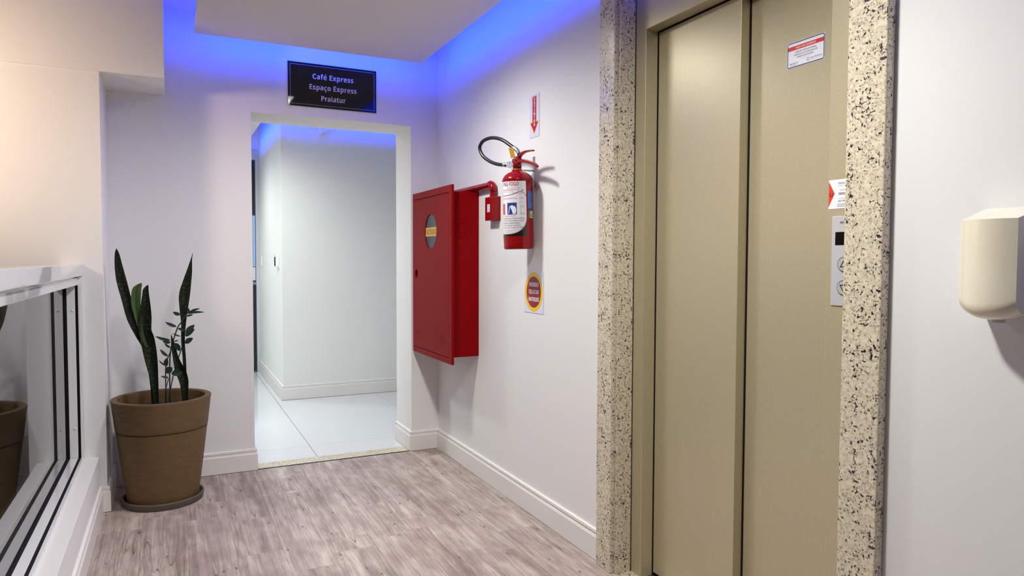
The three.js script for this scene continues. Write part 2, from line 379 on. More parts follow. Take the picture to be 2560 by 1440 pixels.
// sign over the doorway
{
  const t = thing('door_sign', 'dark glossy name sign with pale lettering above the doorway', 'sign', -0.678, 2.2922, 0.0005);
  const tex = canvasTexture(1024, 498, (c, w, h) => {
    c.fillStyle = '#040510'; c.fillRect(0, 0, w, h);
    c.strokeStyle = '#8f9ab4'; c.lineWidth = 4; c.strokeRect(26, 26, w - 52, h - 52);
    sansText(c, 'Café Express', w / 2, 172, 82, '#c2c0cc', 'bold', 'center', 480);
    sansText(c, 'Espaço Express', w / 2, 294, 82, '#c2c0cc', 'bold', 'center', 556);
    sansText(c, 'Praiatur', w / 2, 418, 82, '#c2c0cc', 'bold', 'center', 290);
  });
  const m = plate(t, 'board', 0.532, 0.2587, 0.005, tex, { roughness: 0.04, specularIntensity: 0.75, clearcoat: 0.25, clearcoatRoughness: 0.02 });
  m.position.z = 0.0055;
}
// things hung on the right wall face -x: local x runs along +z, local z along -x
function wallThing(name, label, category, y, z, group) {
  const t = thing(name, label, category, -0.0004, y, z, group); t.rotation.y = -Math.PI / 2; return t;
}
{
  const t = wallThing('extinguisher_sign', 'tall pale sign with a red arrow and the word EXTINTOR above the extinguisher', 'sign', 1.9407, 1.348);
  const tex = canvasTexture(512, 1068, (c, w, h) => {
    c.fillStyle = '#d9d9f0'; c.fillRect(0, 0, w, h);
    const arrow = (o) => { c.beginPath(); [[160 - o, 60 - o], [352 + o, 60 - o], [352 + o, 700 - o], [452 + o * 2.2, 700 - o], [256, 960 + o * 2.2], [60 - o * 2.2, 700 - o], [160 - o, 700 - o]].forEach(([x, y], i) => i ? c.lineTo(x, y) : c.moveTo(x, y)); c.closePath(); c.fill(); };
    c.fillStyle = '#eec21c'; arrow(22); c.fillStyle = '#b3121d'; arrow(0);
    c.setTransform(1.3, 0, 0, 1, 0, 0);
    [...'EXTINTOR'].forEach((s, i) => sansText(c, s, 256 / 1.3, 160 + i * 90, 104, '#f3eef2', 'bold', 'center'));
  });
  plate(t, 'plate', 0.098, 0.2045, 0.0012, tex).position.z = 0.0016;
}
{
  const t = wallThing('prohibition_sign', 'square pale sign with a yellow ringed red disc below the extinguisher', 'sign', 1.0925, 1.3485);
  const tex = canvasTexture(768, 768, (c, w, h) => {
    c.fillStyle = '#dcdcf2'; c.fillRect(0, 0, w, h);
    c.fillStyle = '#eec400'; c.beginPath(); c.arc(w / 2, h / 2, 362, 0, 7); c.fill();
    c.fillStyle = '#8c0d16'; c.beginPath(); c.arc(w / 2, h / 2, 286, 0, 7); c.fill();
    sansText(c, 'PROIBIDO', w / 2, 282, 104, '#efe6ee', 'bold', 'center', 385);
    sansText(c, 'COLOCAR', w / 2, 416, 104, '#efe6ee', 'bold', 'center', 395);
    sansText(c, 'MATERIAIS', w / 2, 552, 104, '#efe6ee', 'bold', 'center', 425);
  });
  plate(t, 'plate', 0.199, 0.203, 0.0012, tex).position.z = 0.0016;
}
{
  const t = thing('notice_sticker', 'white notice sticker with navy border and red band on the lift door', 'sticker', 0.1596, 1.8845, 2.8025); t.rotation.y = -Math.PI / 2;
  const tex = canvasTexture(1024, 576, (c, w, h) => {
    c.fillStyle = '#e9e8f2'; c.fillRect(0, 0, w, h);
    c.strokeStyle = '#23295c'; c.lineWidth = 20; c.beginPath(); c.roundRect(18, 18, w - 36, h - 36, 34); c.stroke();
    c.fillStyle = '#cf3a3c'; c.fillRect(28, 92, w - 56, 92);
    sansText(c, 'AVISO AOS USUÁRIOS!', w / 2, 158, 54, '#f0d9d2', 'bold', 'center', 560);
    sansText(c, 'ATENÇÃO: ANTES DE ENTRAR,', w / 2, 256, 50, '#3b3b4c', 'bold', 'center', 590);
    sansText(c, 'VERIFIQUE SE O ELEVADOR ESTÁ', w / 2, 316, 50, '#3b3b4c', 'bold', 'center', 640);
    sansText(c, 'PARADO NESTE ANDAR.', w / 2, 376, 50, '#3b3b4c', 'bold', 'center', 460);
    sansText(c, 'www.inovaelevadores.com', w / 2 + 10, 416, 20, '#85859a', '', 'center');
    c.strokeStyle = '#2e3040'; c.lineWidth = 11; c.beginPath(); c.arc(588, 476, 28, 0, 5.6); c.stroke();
    sansText(c, 'Inova Elevadores', 640, 474, 42, '#2c2c3c', 'bold', 'left', 320);
    sansText(c, 'Excelência em Transporte Vertical', 640, 508, 24, '#6c6c80', '', 'left', 345);
    sansText(c, '0800 800 4217', 64, 496, 42, '#2c2c3c', 'bold', 'left', 250);
    sansText(c, '047 99948 0404', 84, 532, 26, '#4c4c5c', 'bold', 'left', 200);
  });
  plate(t, 'sheet', 0.139, 0.0778, 0.0006, tex).position.z = 0.0006;
}
{
  const t = thing('support_sticker', 'white sticker with a red triangle half hidden behind the right granite post', 'sticker', 0.0596, 1.4317, 3.028); t.rotation.y = -Math.PI / 2;
  const tex = canvasTexture(768, 640, (c, w, h) => {
    c.fillStyle = '#ecebf0'; c.fillRect(0, 0, w, h);
    c.fillStyle = '#d8432f'; c.beginPath(); c.moveTo(0, 30); c.lineTo(158, 305); c.lineTo(0, 600); c.fill();
    c.strokeStyle = '#3a2030'; c.lineWidth = 18; c.beginPath(); c.arc(72, 325, 36, -1.0, 4.4); c.stroke();
    sansText(c, 'Inova Elevadores', 236, 106, 66, '#3a3a44', 'bold', 'left', 500);
    sansText(c, 'Excelência em Transporte Vertical', 240, 150, 30, '#6c6c78', '', 'left', 480);
    sansText(c, 'Suporte Técnico', 276, 250, 48, '#44444e', '', 'left');
    sansText(c, '0800 800 4217', 252, 342, 76, '#2a2a34', 'bold', 'left', 490);
    sansText(c, 'Atendimento 24 h', 258, 430, 32, '#5c5c68', '', 'left');
    sansText(c, '047 99948 0404', 246, 496, 56, '#2a2a34', 'bold', 'left', 440);
    for (let i = 0; i < 3; i++) { c.fillStyle = '#4a4a56'; c.fillRect(222, 540 + i * 26, 500, 9); }
  });
  plate(t, 'sheet', 0.0965, 0.0795, 0.0006, tex).position.z = 0.0006;
}
// call panel of the lift
{
  const t = thing('call_panel', 'brushed steel lift call panel with black display and two round arrow buttons', 'control panel', 0.0598, 1.249, 3.0375); t.rotation.y = -Math.PI / 2;
  const brushed = dataTexture(256, 256, (u, v) => 0.5 + 0.4 * fbm(u * 3, v * 110, 3, 110, 7, 3), false);
  mesh('plate', rbox(-0.043, 0.043, -0.1225, 0.1225, 0, 0.0035, 0.0016), std({ color: new THREE.Color(0.74, 0.74, 0.78), metalness: 0.5, roughness: 0.34, bumpMap: scaled(brushed, 8, 8), bumpScale: 0.0002 }), t);
  mesh('display', rbox(-0.031, 0.031, 0.043, 0.079, 0.003, 0.0042, 0.0005), phys({ color: 0x050506, roughness: 0.08 }), t);
  const name = canvasTexture(256, 64, (c, w, h) => { c.clearRect(0, 0, w, h); sansText(c, 'NEC', 76, 48, 44, '#34344a', 'bold', 'center'); });
  const np = mesh('name_print', new THREE.PlaneGeometry(0.046, 0.0115), phys({ map: name, transparent: true, roughness: 0.4 }), t); np.position.set(0, 0.1045, 0.0037);
  for (const [y, s] of [[-0.009, 1], [-0.0725, -1]]) {
    const b = mesh('button', [moved(cyl(0.0205, 0.0205, 0.003, 40).rotateX(Math.PI / 2), 0, y, 0.0045)], std({ color: new THREE.Color(0.05, 0.05, 0.06), roughness: 0.4 }), t);
    mesh('button_face', moved(cyl(0.0188, 0.0182, 0.0024, 40).rotateX(Math.PI / 2), 0, y, 0.0062), std({ color: new THREE.Color(0.55, 0.52, 0.50), metalness: 0.3, roughness: 0.4 }), b);
    const tri = new THREE.Shape([[-0.0115, -0.008 * s], [0.0115, -0.008 * s], [0, 0.011 * s]].map((p) => new THREE.Vector2(...p)));
    tri.holes.push(new THREE.Path([[-0.0075, -0.0057 * s], [0, 0.0067 * s], [0.0075, -0.0057 * s]].map((p) => new THREE.Vector2(...p))));
    mesh('arrow', moved(new THREE.ExtrudeGeometry(tri, { depth: 0.0006, bevelEnabled: false }), 0, y, 0.0072), M.rubber, b);
  }
}

// ------------------------------------------------------------------ red hose cabinet
{
  const t = thing('hose_cabinet', 'red steel fire hose cabinet with a round window in the corner', 'cabinet', 0, 0.66, 0);
  const F = -0.178, zc = 0.358;
  mesh('body', rbox(-0.164, -0.001, 0.036, 0.972, 0.03, 0.675, 0.003), M.red, t);
  // frame flange around the door
  const fr = new THREE.Shape([[0.018, 0.0], [0.706, 0.0], [0.706, 1.005], [0.018, 1.005]].map(([z, y]) => new THREE.Vector2(-z, y)));
  fr.holes.push(new THREE.Path([[0.055, 0.030], [0.055, 0.968], [0.664, 0.968], [0.664, 0.030]].map(([z, y]) => new THREE.Vector2(-z, y))));
  const fg = new THREE.ExtrudeGeometry(fr, { depth: 0.012, bevelEnabled: true, bevelSize: 0.0015, bevelThickness: 0.0015, bevelSegments: 2 });
  fg.rotateY(Math.PI / 2); fg.translate(F, 0, 0);
  mesh('frame', fg, M.red, t);
  // door leaf with a round opening and a lock hole
  const ds = new THREE.Shape([[0.0565, 0.036], [0.663, 0.036], [0.663, 0.962], [0.0565, 0.962]].map(([z, y]) => new THREE.Vector2(-z, y)));
  const hole = new THREE.Path(); hole.absarc(-zc, 0.757, 0.103, 0, Math.PI * 2, true); ds.holes.push(hole);
  const lock = new THREE.Path(); lock.absarc(-0.089, 0.499, 0.027, 0, Math.PI * 2, true); ds.holes.push(lock);
  const dg = new THREE.ExtrudeGeometry(ds, { depth: 0.008, bevelEnabled: true, bevelSize: 0.001, bevelThickness: 0.001, bevelSegments: 1, curveSegments: 40 });
  dg.rotateY(Math.PI / 2); dg.translate(F - 0.001, 0, 0);
  const door = mesh('door', dg, M.red, t);
  mesh('lock_recess', moved(cyl(0.0285, 0.0285, 0.004, 32).rotateZ(Math.PI / 2), F + 0.012, 0.499, 0.089), M.rubber, door);
  mesh('window_pane', moved(cyl(0.1035, 0.1035, 0.003, 48).rotateZ(Math.PI / 2), F + 0.0035, 0.757, zc), phys({ color: new THREE.Color(0.022, 0.027, 0.036), roughness: 0.08, specularIntensity: 0.35 }), door);
  const inc = canvasTexture(512, 160, (c, w, h) => { c.fillStyle = '#dda714'; c.fillRect(0, 0, w, h); sansText(c, 'INCÊNDIO', w / 2, 124, 122, '#6a3a12', 'bold', 'center', 470); });
  const st = plate(door, 'sticker', 0.196, 0.053, 0.0006, inc); st.rotation.y = -Math.PI / 2; st.position.set(F + 0.0016, 0.755, zc);
  for (const [za, zb] of [[0.098, 0.157], [0.524, 0.594]]) for (let k = 0; k < 4; k++) {
    const g = new THREE.CylinderGeometry(0.0062, 0.0062, zb - za, 14, 1, false, 0, Math.PI); g.rotateX(Math.PI / 2); g.rotateZ(0.5);
    mesh('louver', moved(g, F - 0.0012, 0.142 - k * 0.0165, (za + zb) / 2), M.red, door);
  }
  for (const y of [0.845, 0.115]) mesh('hinge', rbox(F - 0.002, F + 0.004, y, y + 0.055, 0.6605, 0.6665, 0.001), M.black, t);
  const ring = (r, x) => moved(new THREE.TorusGeometry(r, 0.0022, 8, 48), x, 0.77, 0.675);
  mesh('knockout', [ring(0.052, -0.10), ring(0.03, -0.10)], M.red, t);
  for (const y of [0.869, 0.135]) mesh('screw', moved(new THREE.SphereGeometry(0.006, 14, 10), -0.139, y, 0.675), M.black, t);
}
// red conduit pipe and box
{
  const t = thing('conduit_pipe', 'red conduit pipe running along the wall with an elbow down to the small box', 'pipe', -0.0235, 1.6535, 0.916);
  const r = 0.0165;
  mesh('pipe', moved(cyl(r, r, 0.86, 24).rotateX(Math.PI / 2), 0, 0.0, -0.456), M.redGloss, t);
  const arc = new THREE.CatmullRomCurve3([...Array(9)].map((_, i) => { const a = i / 8 * Math.PI / 2; return new THREE.Vector3(0, -0.026 + 0.026 * Math.cos(a), -0.026 + 0.026 * Math.sin(a)); }));
  mesh('elbow', [new THREE.TubeGeometry(arc, 20, 0.0205, 20, false), moved(cyl(0.0215, 0.0215, 0.012, 24).rotateX(Math.PI / 2), 0, 0, -0.028), moved(cyl(0.0215, 0.0215, 0.012, 24), 0, -0.03, 0)], M.redGloss, t);
  mesh('pipe_end', moved(cyl(r, r, 0.046, 24), 0, -0.049, 0), M.redGloss, t);
}
{
  const t = thing('junction_box', 'small red box hanging from the red pipe beside the cabinet', 'box', -0.0005, 1.46, 0.906);
  mesh('body', rbox(-0.041, 0, 0, 0.127, -0.0555, 0.0555, 0.005, 3), M.redGloss, t);
  mesh('base_flange', rbox(-0.006, 0, -0.002, 0.127, -0.0555, 0.0595, 0.002), M.redGloss, t);
  const lb = canvasTexture(128, 192, (c, w, h) => { c.fillStyle = '#dcdae6'; c.fillRect(0, 0, w, h); for (let i = 0; i < 4; i++) { c.fillStyle = '#8a8aa0'; c.fillRect(16, 18 + i * 15, 96 - i * 9, 6); } c.strokeStyle = '#7f86b0'; c.lineWidth = 6; c.strokeRect(26, 104, 76, 60); });
  const m = plate(t, 'label', 0.035, 0.042, 0.0005, lb); m.rotation.y = -Math.PI / 2; m.position.set(-0.0415, 0.066, -0.006);
  mesh('knob', moved(cyl(0.006, 0.0055, 0.006, 20).rotateZ(Math.PI / 2), -0.043, 0.108, -0.006), M.redGloss, t);
}

// ------------------------------------------------------------------ fire extinguisher
{
  const t = thing('fire_extinguisher', 'red fire extinguisher with a printed label and looped black hose on the wall', 'extinguisher', -0.078, 1.30, 1.34);
  t.rotation.z = 0.028;
  const R = 0.0725;
  mesh('cylinder', lathe([[0, 0.004], [R - 0.006, 0], [R - 0.001, 0.005], [R - 0.001, 0.03], [R, 0.034], [R, 0.035], [R - 0.0008, 0.038], [R, 0.042], [R, 0.318], [R + 0.0012, 0.320], [R + 0.0012, 0.331], [R - 0.001, 0.336], [R - 0.010, 0.351], [R - 0.026, 0.363], [0.026, 0.370], [0.024, 0.378], [0, 0.378]], 64), M.redGloss, t);
  // direction towards the viewer and to the right of it, in plan
  const V = [-0.447, 0.894], Q = [0.894, 0.447], D = Math.PI / 180;
  const wrap = (a0, a1, y0, y1, r) => {
    const n = 40, pos = [], uv = [], idx = [], nor = [];
    for (let i = 0; i <= n; i++) { const a = (a0 + (a1 - a0) * i / n) * D, dx = Math.cos(a) * V[0] + Math.sin(a) * Q[0], dz = Math.cos(a) * V[1] + Math.sin(a) * Q[1];
      for (const [y, v] of [[y0, 0], [y1, 1]]) { pos.push(dx * r, y, dz * r); nor.push(dx, 0, dz); uv.push(i / n, v); } }
    for (let i = 0; i < n; i++) idx.push(2 * i, 2 * i + 2, 2 * i + 1, 2 * i + 1, 2 * i + 2, 2 * i + 3);
    const g = new THREE.BufferGeometry();
    g.setAttribute('position', new THREE.Float32BufferAttribute(pos, 3)); g.setAttribute('normal', new THREE.Float32BufferAttribute(nor, 3)); g.setAttribute('uv', new THREE.Float32BufferAttribute(uv, 2)); g.setIndex(idx);
    return g;
  };
  const lab = canvasTexture(1024, 1024, (c, w, h) => {          // 160 degrees wide, 0.262 m high
    c.fillStyle = '#0b0b0d'; c.fillRect(0, 0, w, h);
    c.fillStyle = '#e9e6ea'; c.beginPath(); c.moveTo(0, 0); c.lineTo(w, 0); c.lineTo(w, 690); c.bezierCurveTo(w, 860, 850, 975, 600, 985); c.lineTo(0, 985); c.fill();
    c.strokeStyle = '#b02030'; c.lineWidth = 5; c.beginPath(); c.moveTo(w - 12, 690); c.bezierCurveTo(w - 12, 850, 840, 962, 600, 972); c.stroke();
    c.strokeStyle = '#17171c'; c.lineWidth = 10; c.beginPath(); c.moveTo(0, 262); c.quadraticCurveTo(560, 310, 760, 245); c.quadraticCurveTo(900, 190, 960, 235); c.lineTo(w, 300); c.stroke();
    sansText(c, 'PAG', 392, 112, 104, '#1b1b22', 'bold', 'left', 185); sansText(c, 'FOGO', 598, 112, 104, '#a81c2c', 'bold', 'left', 250);
    sansText(c, 'Comércio de Extintores', 520, 158, 40, '#8c8c98', 'italic', 'left', 360);
    sansText(c, 'RECARGA E MANUTENÇÃO LTDA', 372, 194, 34, '#b5404a', 'bold', 'left', 480); c.fillStyle = '#20203a'; c.fillRect(905, 182, 46, 15);
    sansText(c, 'Rua das Palmeiras, 282 - Centro', 378, 224, 24, '#77777f', '', 'left', 480);
    sansText(c, 'FONE: 282-236 1074', 690, 256, 28, '#b5404a', 'bold', 'left', 240);
    sansText(c, 'EXTINTOR DE INCÊNDIO PÓ  ABC', 360, 348, 30, '#b5404a', 'bold', 'left', 440); sansText(c, 'BC 4 KG', 868, 346, 30, '#b5404a', 'bold', 'left', 100);
    c.fillStyle = '#2b3f86'; c.fillRect(535, 415, 252, 215);
    c.strokeStyle = '#e8e8f0'; c.lineWidth = 17; c.beginPath(); c.moveTo(560, 606); c.bezierCurveTo(600, 600, 580, 470, 640, 478); c.stroke(); c.fillStyle = '#e8e8f0'; c.beginPath(); c.arc(672, 500, 40, 0, 7); c.fill(); c.beginPath(); c.moveTo(650, 530); c.lineTo(740, 470); c.lineTo(776, 540); c.lineTo(760, 618); c.lineTo(690, 622); c.closePath(); c.fill();
    c.fillStyle = '#b04048'; c.fillRect(330, 425, 120, 200);
    c.strokeStyle = '#8a8a92'; c.lineWidth = 6; c.strokeRect(866, 395, 116, 80); c.strokeRect(876, 500, 96, 96); sansText(c, 'NÃO REMOVA', 862, 634, 26, '#b5404a', 'bold', 'left', 130);
    sansText(c, 'MODO DE OPERAÇÃO', 420, 668, 34, '#c03844', 'bold', 'left', 350);
    ['TRANSPORTE NA POSIÇÃO VERTICAL', 'RETIRE A TRAVA ROMPENDO O LACRE', 'EMPUNHE A MANGUEIRA E', 'APERTE O GATILHO DA VÁLVULA', 'DIRIJA O JATO À BASE DO FOGO'].forEach((s, i) => sansText(c, s, 380, 716 + i * 42, 38, i === 4 ? '#803040' : '#3a3a44', 'bold', 'left', [600, 580, 480, 490, 570][i]));
    for (let i = 0; i < 4; i++) { c.fillStyle = i === 1 ? '#c07078' : '#9a9aa4'; c.fillRect(400, 908 + i * 18, 440 - i * 80, 6); }
  });
  mesh('label', wrap(-128, 32, 0.062, 0.325, R + 0.0006), phys({ map: lab, roughness: 0.3, clearcoat: 0.4 }), t);
  const blue = canvasTexture(128, 256, (c, w, h) => { c.fillStyle = '#2c3f90'; c.fillRect(0, 0, w, h); for (let i = 0; i < 11; i++) { c.fillStyle = '#7f92c8'; c.fillRect(12, 16 + i * 21, 60 + (i * 37) % 44, 8); } });
  mesh('inspection_label', wrap(38, 70, 0.186, 0.274, R + 0.0006), phys({ map: blue, roughness: 0.35 }), t);
  const seal = canvasTexture(128, 128, (c, w, h) => { c.fillStyle = '#c7c69c'; c.fillRect(0, 0, w, h); c.fillStyle = '#4b7a58'; c.fillRect(0, 0, 44, h); c.fillStyle = '#b07a50'; c.fillRect(50, 60, 40, 50); c.fillStyle = '#6c8a70'; c.fillRect(96, 10, 20, 100); });
  mesh('seal_label', wrap(42, 70, 0.146, 0.180, R + 0.0006), phys({ map: seal, roughness: 0.35 }), t);
  // valve
  mesh('neck_ring', moved(cyl(0.0235, 0.0225, 0.004, 28), 0, 0.380, 0), std({ color: new THREE.Color(0.30, 0.20, 0.06), metalness: 0.8, roughness: 0.35 }), t);
  mesh('valve', [moved(lathe([[0, 0], [0.02, 0], [0.021, 0.02], [0.017, 0.028], [0.017, 0.048], [0.012, 0.056], [0, 0.057]], 28), 0, 0.384, 0), moved(rbox(-0.011, 0.011, -0.012, 0.016, -0.036, 0.03, 0.004), 0, 0.418, 0), moved(cyl(0.015, 0.015, 0.03, 24).rotateX(Math.PI / 2), 0, 0.411, -0.03)], M.redGloss, t);
  const bar = (pts, w0, w1, h0, h1) => {                          // bent strip that narrows towards its end
    const c = new THREE.CatmullRomCurve3(pts.map((p) => new THREE.Vector3(...p))), N = 28, pos = [], idx = [], K = 8;
    for (let i = 0; i <= N; i++) {
      const f = i / N, p = c.getPoint(f), d = c.getTangent(f), n = new THREE.Vector3(0, d.z, -d.y).normalize(), w = w0 + (w1 - w0) * f, h = h0 + (h1 - h0) * f;
      for (let k = 0; k < K; k++) { const a = (k + 0.5) / K * Math.PI * 2, sx = Math.sign(Math.cos(a)) * Math.pow(Math.abs(Math.cos(a)), 0.45) * w, sy = Math.sign(Math.sin(a)) * Math.pow(Math.abs(Math.sin(a)), 0.45) * h; pos.push(p.x + sx, p.y + n.y * sy, p.z + n.z * sy); }
    }
    for (let i = 0; i < N; i++) for (let k = 0; k < K; k++) { const a2 = i * K + k, b2 = i * K + (k + 1) % K; idx.push(a2, b2, a2 + K, b2, b2 + K, a2 + K); }
    for (let k = 1; k + 1 < K; k++) idx.push(0, k + 1, k, N * K, N * K + k, N * K + k + 1);
    const g = new THREE.BufferGeometry(); g.setAttribute('position', new THREE.Float32BufferAttribute(pos, 3)); g.setIndex(idx); return toCreasedNormals(g, 0.9);
  };
  mesh('lever', bar([[0, 0.425, -0.006], [0, 0.437, 0.02], [0, 0.449, 0.06], [0, 0.452, 0.10], [0, 0.447, 0.168]], 0.011, 0.006, 0.010, 0.0035), M.redGloss, t);
  mesh('handle', bar([[0, 0.416, 0.01], [0, 0.413, 0.06], [0, 0.398, 0.13], [0, 0.381, 0.185], [0, 0.370, 0.203]], 0.012, 0.007, 0.0095, 0.0045), M.redGloss, t);
  mesh('pin', moved(cyl(0.003, 0.003, 0.05, 12).rotateZ(Math.PI / 2), -0.004, 0.427, 0.012), M.steel, t);
  const hose = [[0, 0.425, 0.018], [-0.002, 0.466, 0.010], [-0.018, 0.499, -0.034], [-0.039, 0.535, -0.093], [-0.062, 0.551, -0.164], [-0.081, 0.540, -0.221], [-0.087, 0.513, -0.242], [-0.082, 0.476, -0.225], [-0.067, 0.442, -0.180], [-0.049, 0.419, -0.124], [-0.025, 0.407, -0.055], [-0.012, 0.407, -0.03]];
  const hs = hose.slice(1);
  mesh('hose', tube(hs, 0.0088, 90, 16), M.black, t);
  mesh('hose_ferrule', tube([[0.002, 0.452, 0.020], [-0.003, 0.470, 0.008], [-0.010, 0.484, -0.012]], 0.0108, 10, 18), M.steel, t);
  mesh('hose_ferrule', tube([[-0.034, 0.411, -0.080], [-0.018, 0.407, -0.045]], 0.0105, 6, 18), M.steel, t);
  const gauge = mesh('gauge', moved(cyl(0.0165, 0.0165, 0.012, 36).rotateX(Math.PI / 2), 0, 0, 0), M.whitePlastic, t);
  gauge.position.set(-0.034, 0.403, -0.012); gauge.rotation.y = -0.55;
  const dial = canvasTexture(128, 128, (c, w, h) => { c.fillStyle = '#dfe3ee'; c.fillRect(0, 0, w, h); c.strokeStyle = '#9fb4d0'; c.lineWidth = 8; c.beginPath(); c.arc(64, 64, 44, 0, 7); c.stroke(); c.fillStyle = '#8ab0a0'; c.fillRect(58, 26, 12, 30); c.fillStyle = '#66788f'; c.fillRect(60, 60, 7, 24); });
  mesh('dial', moved(new THREE.CircleGeometry(0.0152, 32), 0, 0, 0.0063), phys({ map: dial, roughness: 0.2 }), gauge);
  const tg = mesh('tag', rbox(-0.011, 0.011, -0.025, 0.025, -0.0008, 0.0008, 0.0006, 1), M.yellow, t);
  tg.position.set(-0.026, 0.459, -0.001); tg.rotation.set(0.0, -0.5, 0.22);
  mesh('tag_string', tube([[-0.022, 0.436, 0.006], [-0.022, 0.424, 0.010], [-0.012, 0.408, 0.018]], 0.0012, 10, 6), M.yellow, t);
}
{
  const t = thing('wall_hook', 'grey steel wall hook carrying the fire extinguisher', 'hook', -0.0005, 1.60, 1.345);
  mesh('plate', rbox(-0.003, 0, 0.0, 0.146, -0.010, 0.010, 0.001), M.steel, t);
  mesh('arm', moved(cyl(0.004, 0.004, 0.056, 14).rotateZ(Math.PI / 2), -0.030, 0.078, 0.0), M.steel, t);
}

// ------------------------------------------------------------------ soap dispenser on the near wall
{
  const t = thing('dispenser', 'ivory wall dispenser with a sloped top and rounded bottom right of the lift', 'dispenser', 0, 1.13, 3.487);
  const W = 0.0555, H = 0.232, patch = (f, nu, nv) => {
    const pos = [], idx = [];
    for (let j = 0; j <= nv; j++) for (let i = 0; i <= nu; i++) pos.push(...f(i / nu, j / nv));
    for (let j = 0; j < nv; j++) for (let i = 0; i < nu; i++) { const a = j * (nu + 1) + i; idx.push(a, a + 1, a + nu + 1, a + 1, a + nu + 2, a + nu + 1); }
    const g = new THREE.BufferGeometry(); g.setAttribute('position', new THREE.Float32BufferAttribute(pos, 3)); g.setIndex(idx); g.computeVertexNormals(); return g;
  };
  const zOf = (u) => -W + 2 * W * u, low = (u) => 0.013 * Math.pow(Math.abs(2 * u - 1), 2.6), D = (u) => 0.080 + 0.024 * Math.cos((2 * u - 1) * 1.25);
  const fr = (u, y) => { const t = clamp((y - low(u)) / 0.032); return -(D(u) - 0.034 * (1 - Math.sqrt(1 - (1 - t) * (1 - t)))); };
  const yt = H - 0.027, frontY = (u, v) => low(u) + (yt - low(u)) * Math.pow(v, 1.6);
  mesh('cover', [
    patch((u, v) => { const y = frontY(u, v); return [fr(u, y), y, zOf(u)]; }, 36, 40),
    patch((u, v) => { const d = -D(u) * (1 - v); return [d, yt + (H - yt) * v - 0.003 * (1 - v) * 0, zOf(u)]; }, 36, 8),
  ], phys({ color: new THREE.Color(0.86, 0.80, 0.62), roughness: 0.16, clearcoat: 0.7, clearcoatRoughness: 0.06, side: THREE.DoubleSide }), t);
  mesh('housing', [
    patch((u, v) => { const y = frontY(1, v); return [fr(1, y) * (1 - u), y + (v > 0.999 ? (H - yt) * u : 0), W - 0.0004]; }, 6, 40),
    patch((u, v) => { const y = frontY(0, v); return [fr(0, y) * (1 - u), y + (v > 0.999 ? (H - yt) * u : 0), -W + 0.0004]; }, 6, 40),
    patch((u, v) => [fr(u, low(u)) * (1 - v), low(u) + 0.012 * v, zOf(u)], 24, 4),
  ], phys({ color: new THREE.Color(0.66, 0.66, 0.65), roughness: 0.3, side: THREE.DoubleSide }), t);
  mesh('nozzle', moved(cyl(0.012, 0.016, 0.02, 24), -0.055, 0.004, 0.006), std({ color: new THREE.Color(0.55, 0.55, 0.55), roughness: 0.5 }), t);
}

// ------------------------------------------------------------------ glass railing of the stairwell
{
  const t = thing('glass_railing', 'white aluminium framed glass railing along the stairwell at the left', 'railing', 0, 0, 0);
  const Z0 = ZP + 0.0005, Z1 = ZEND - 0.002, z1 = Z0 + 0.022;
  mesh('sill', [rbox(-2.10, -1.911, 0.2695, 0.2765, Z0, Z1, 0.002)], M.base, t);
  mesh('bottom_rail', [rbox(-1.9845, -1.972, 0.277, 0.289, Z0, Z1, 0.0015), rbox(-2.0315, -1.9965, 0.277, 0.287, z1, Z1, 0.0015), rbox(-2.10, -2.047, 0.277, 0.287, Z0, Z1, 0.0015)], M.alu, t);
  mesh('top_rail', [rbox(-2.065, -1.965, 1.165, 1.222, Z0, Z1, 0.003), rbox(-2.060, -1.982, 1.122, 1.1575, Z0, Z1, 0.002), box(-2.055, -1.990, 1.1575, 1.165, Z0, Z1)], M.alu, t);
  mesh('jamb', [rbox(-1.9845, -1.974, 0.272, 1.164, Z0, z1 + 0.006, 0.0015), rbox(-1.974, -1.963, 0.272, 1.160, Z0, z1 - 0.012, 0.0015), rbox(-2.0315, -1.9965, 0.287, 1.122, Z0, z1, 0.0015), rbox(-2.10, -2.047, 0.287, 1.122, Z0, z1, 0.0015)], M.alu, t);
  mesh('gasket', [box(-2.039, -2.0312, 0.277, 0.2885, Z0, Z1), box(-2.039, -2.0312, 0.287, 1.122, Z0, z1 + 0.001), box(-1.9965, -1.9845, 0.277, 0.2868, Z0, Z1), box(-1.9965, -1.9845, 0.279, 1.122, Z0, z1 - 0.002)], M.rubber, t);
  for (const y of [1.0, 0.43]) mesh('rivet', moved(new THREE.SphereGeometry(0.0055, 16, 10).scale(1, 1, 0.5), -2.008, y, z1 + 0.001), M.alu, t);
  mesh('pane', box(-2.045, XG, 0.283, 1.1225, Z0 + 0.002, Z1), phys({ color: new THREE.Color(0.36, 0.36, 0.35), transmission: 1, thickness: 0, roughness: 0.0, ior: 2.2 }), t);
}

